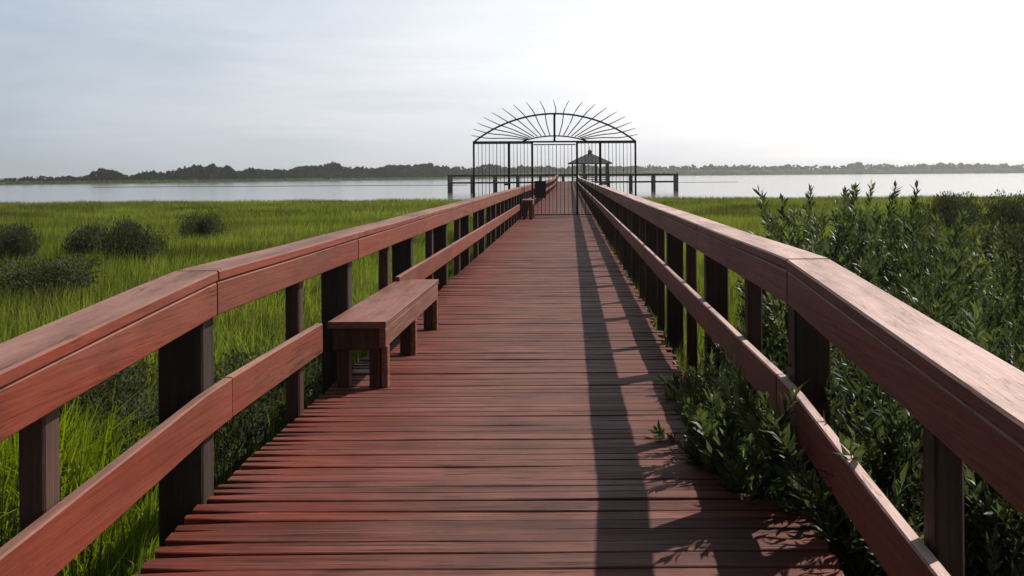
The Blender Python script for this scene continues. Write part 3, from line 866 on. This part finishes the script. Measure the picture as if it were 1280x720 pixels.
# bright humid haze low in the sky, brightest round the sun; dimmed overhead to weaken the fill light
sdv = (math.sin(SUN_AZ)*math.cos(SUN_EL), math.cos(SUN_AZ)*math.cos(SUN_EL), math.sin(SUN_EL))
nv = N(nt, 'ShaderNodeVectorMath', operation='NORMALIZE'); L.new(tc.outputs['Generated'], nv.inputs[0])
dt = N(nt, 'ShaderNodeVectorMath', operation='DOT_PRODUCT'); L.new(nv.outputs[0], dt.inputs[0]); dt.inputs[1].default_value = sdv
dp = math_(nt, 'MAXIMUM', dt.outputs['Value'], 0.0)
lum = math_(nt, 'ADD', HZ[0], math_(nt, 'MULTIPLY', math_(nt, 'POWER', dp, 1.7), HZ[1]))
spz = N(nt, 'ShaderNodeSeparateXYZ'); L.new(nv.outputs[0], spz.inputs[0])
zr = ramp(nt, [(0.0, 1.0), (.16, .93), (.30, .55), (.55, .12), (1.0, .04)]); L.new(math_(nt, 'ABSOLUTE', spz.outputs[2]), zr.inputs[0])
back = ramp(nt, [(.30, .25), (.56, 1.0)]); L.new(math_(nt, 'ADD', math_(nt, 'MULTIPLY', dt.outputs['Value'], .5), .5), back.inputs[0])  # sky away from the sun dimmed too, to keep shaded faces deep
k1 = math_(nt, 'MULTIPLY', math_(nt, 'MULTIPLY', lum, zr.outputs[0]), back.outputs[0])
cloud = math_(nt, 'ADD', .93, math_(nt, 'MULTIPLY', cr.outputs[0], .20))
k1 = math_(nt, 'MULTIPLY', k1, cloud)
tint_r = ramp(nt, [(.60, (.82, .955, 1.11)), (.78, (.975, .99, 1.035)), (.90, (1.03, 1, .97))]); L.new(math_(nt, 'ADD', math_(nt, 'ADD', math_(nt, 'MULTIPLY', dt.outputs['Value'], .5), .5), math_(nt, 'ADD', math_(nt, 'MULTIPLY', cr.outputs[0], .09), math_(nt, 'MULTIPLY', math_(nt, 'SUBTRACT', .14, spz.outputs[2]), .55))), tint_r.inputs[0])
# ^ where the haze is thin the blue shows, more so away from the sun and higher up
hz = N(nt, 'ShaderNodeVectorMath', operation='SCALE'); L.new(tint_r.outputs[0], hz.inputs[0]); L.new(k1, hz.inputs['Scale'])
ssc = N(nt, 'ShaderNodeVectorMath', operation='SCALE'); L.new(sky.outputs[0], ssc.inputs[0]); ssc.inputs['Scale'].default_value = HZ[2]
ad = N(nt, 'ShaderNodeVectorMath', operation='ADD'); L.new(hz.outputs[0], ad.inputs[0]); L.new(ssc.outputs[0], ad.inputs[1])
col = ad.outputs[0]
bg = N(nt, 'ShaderNodeBackground'); bg.inputs['Strength'].default_value = .10; L.new(col, bg.inputs['Color'])
wo = N(nt, 'ShaderNodeOutputWorld'); L.new(bg.outputs[0], wo.inputs[0])

sl = bpy.data.lights.new('sun', 'SUN'); sl.energy = 4.5; sl.angle = R(.6); sl.color = (1.0, .955, .88)
so = bpy.data.objects.new('sun', sl); COL.objects.link(so)
sd = Vector((math.sin(SUN_AZ)*math.cos(SUN_EL), math.cos(SUN_AZ)*math.cos(SUN_EL), math.sin(SUN_EL)))
so.rotation_euler = sd.to_track_quat('Z', 'Y').to_euler(); so.location = (20, 20, 40)

# ------------------------------------------------------------------ camera
cam = bpy.data.cameras.new('camera'); co = bpy.data.objects.new('camera', cam); COL.objects.link(co)
co.location = (0, 0, 1.37)
co.rotation_euler = (Matrix.Rotation(R(90), 4, 'X') @ Matrix.Rotation(R(-.35), 4, 'Z')).to_euler()
cam.sensor_width = 36; cam.lens = 1200/1280*36
cam.shift_x = -72/1280; cam.shift_y = -142/1280
cam.clip_start = .05; cam.clip_end = 20000
scene.camera = co

scene.render.engine = 'CYCLES'
scene.cycles.use_denoising = True
scene.cycles.max_bounces = 6; scene.cycles.transparent_max_bounces = 4; scene.cycles.volume_bounces = 0
scene.cycles.sample_clamp_indirect = 6
scene.view_settings.view_transform = 'Standard'; scene.view_settings.look = 'None'
scene.view_settings.gamma = 1; scene.view_settings.use_curve_mapping = False
scene.view_settings.exposure = 0.0
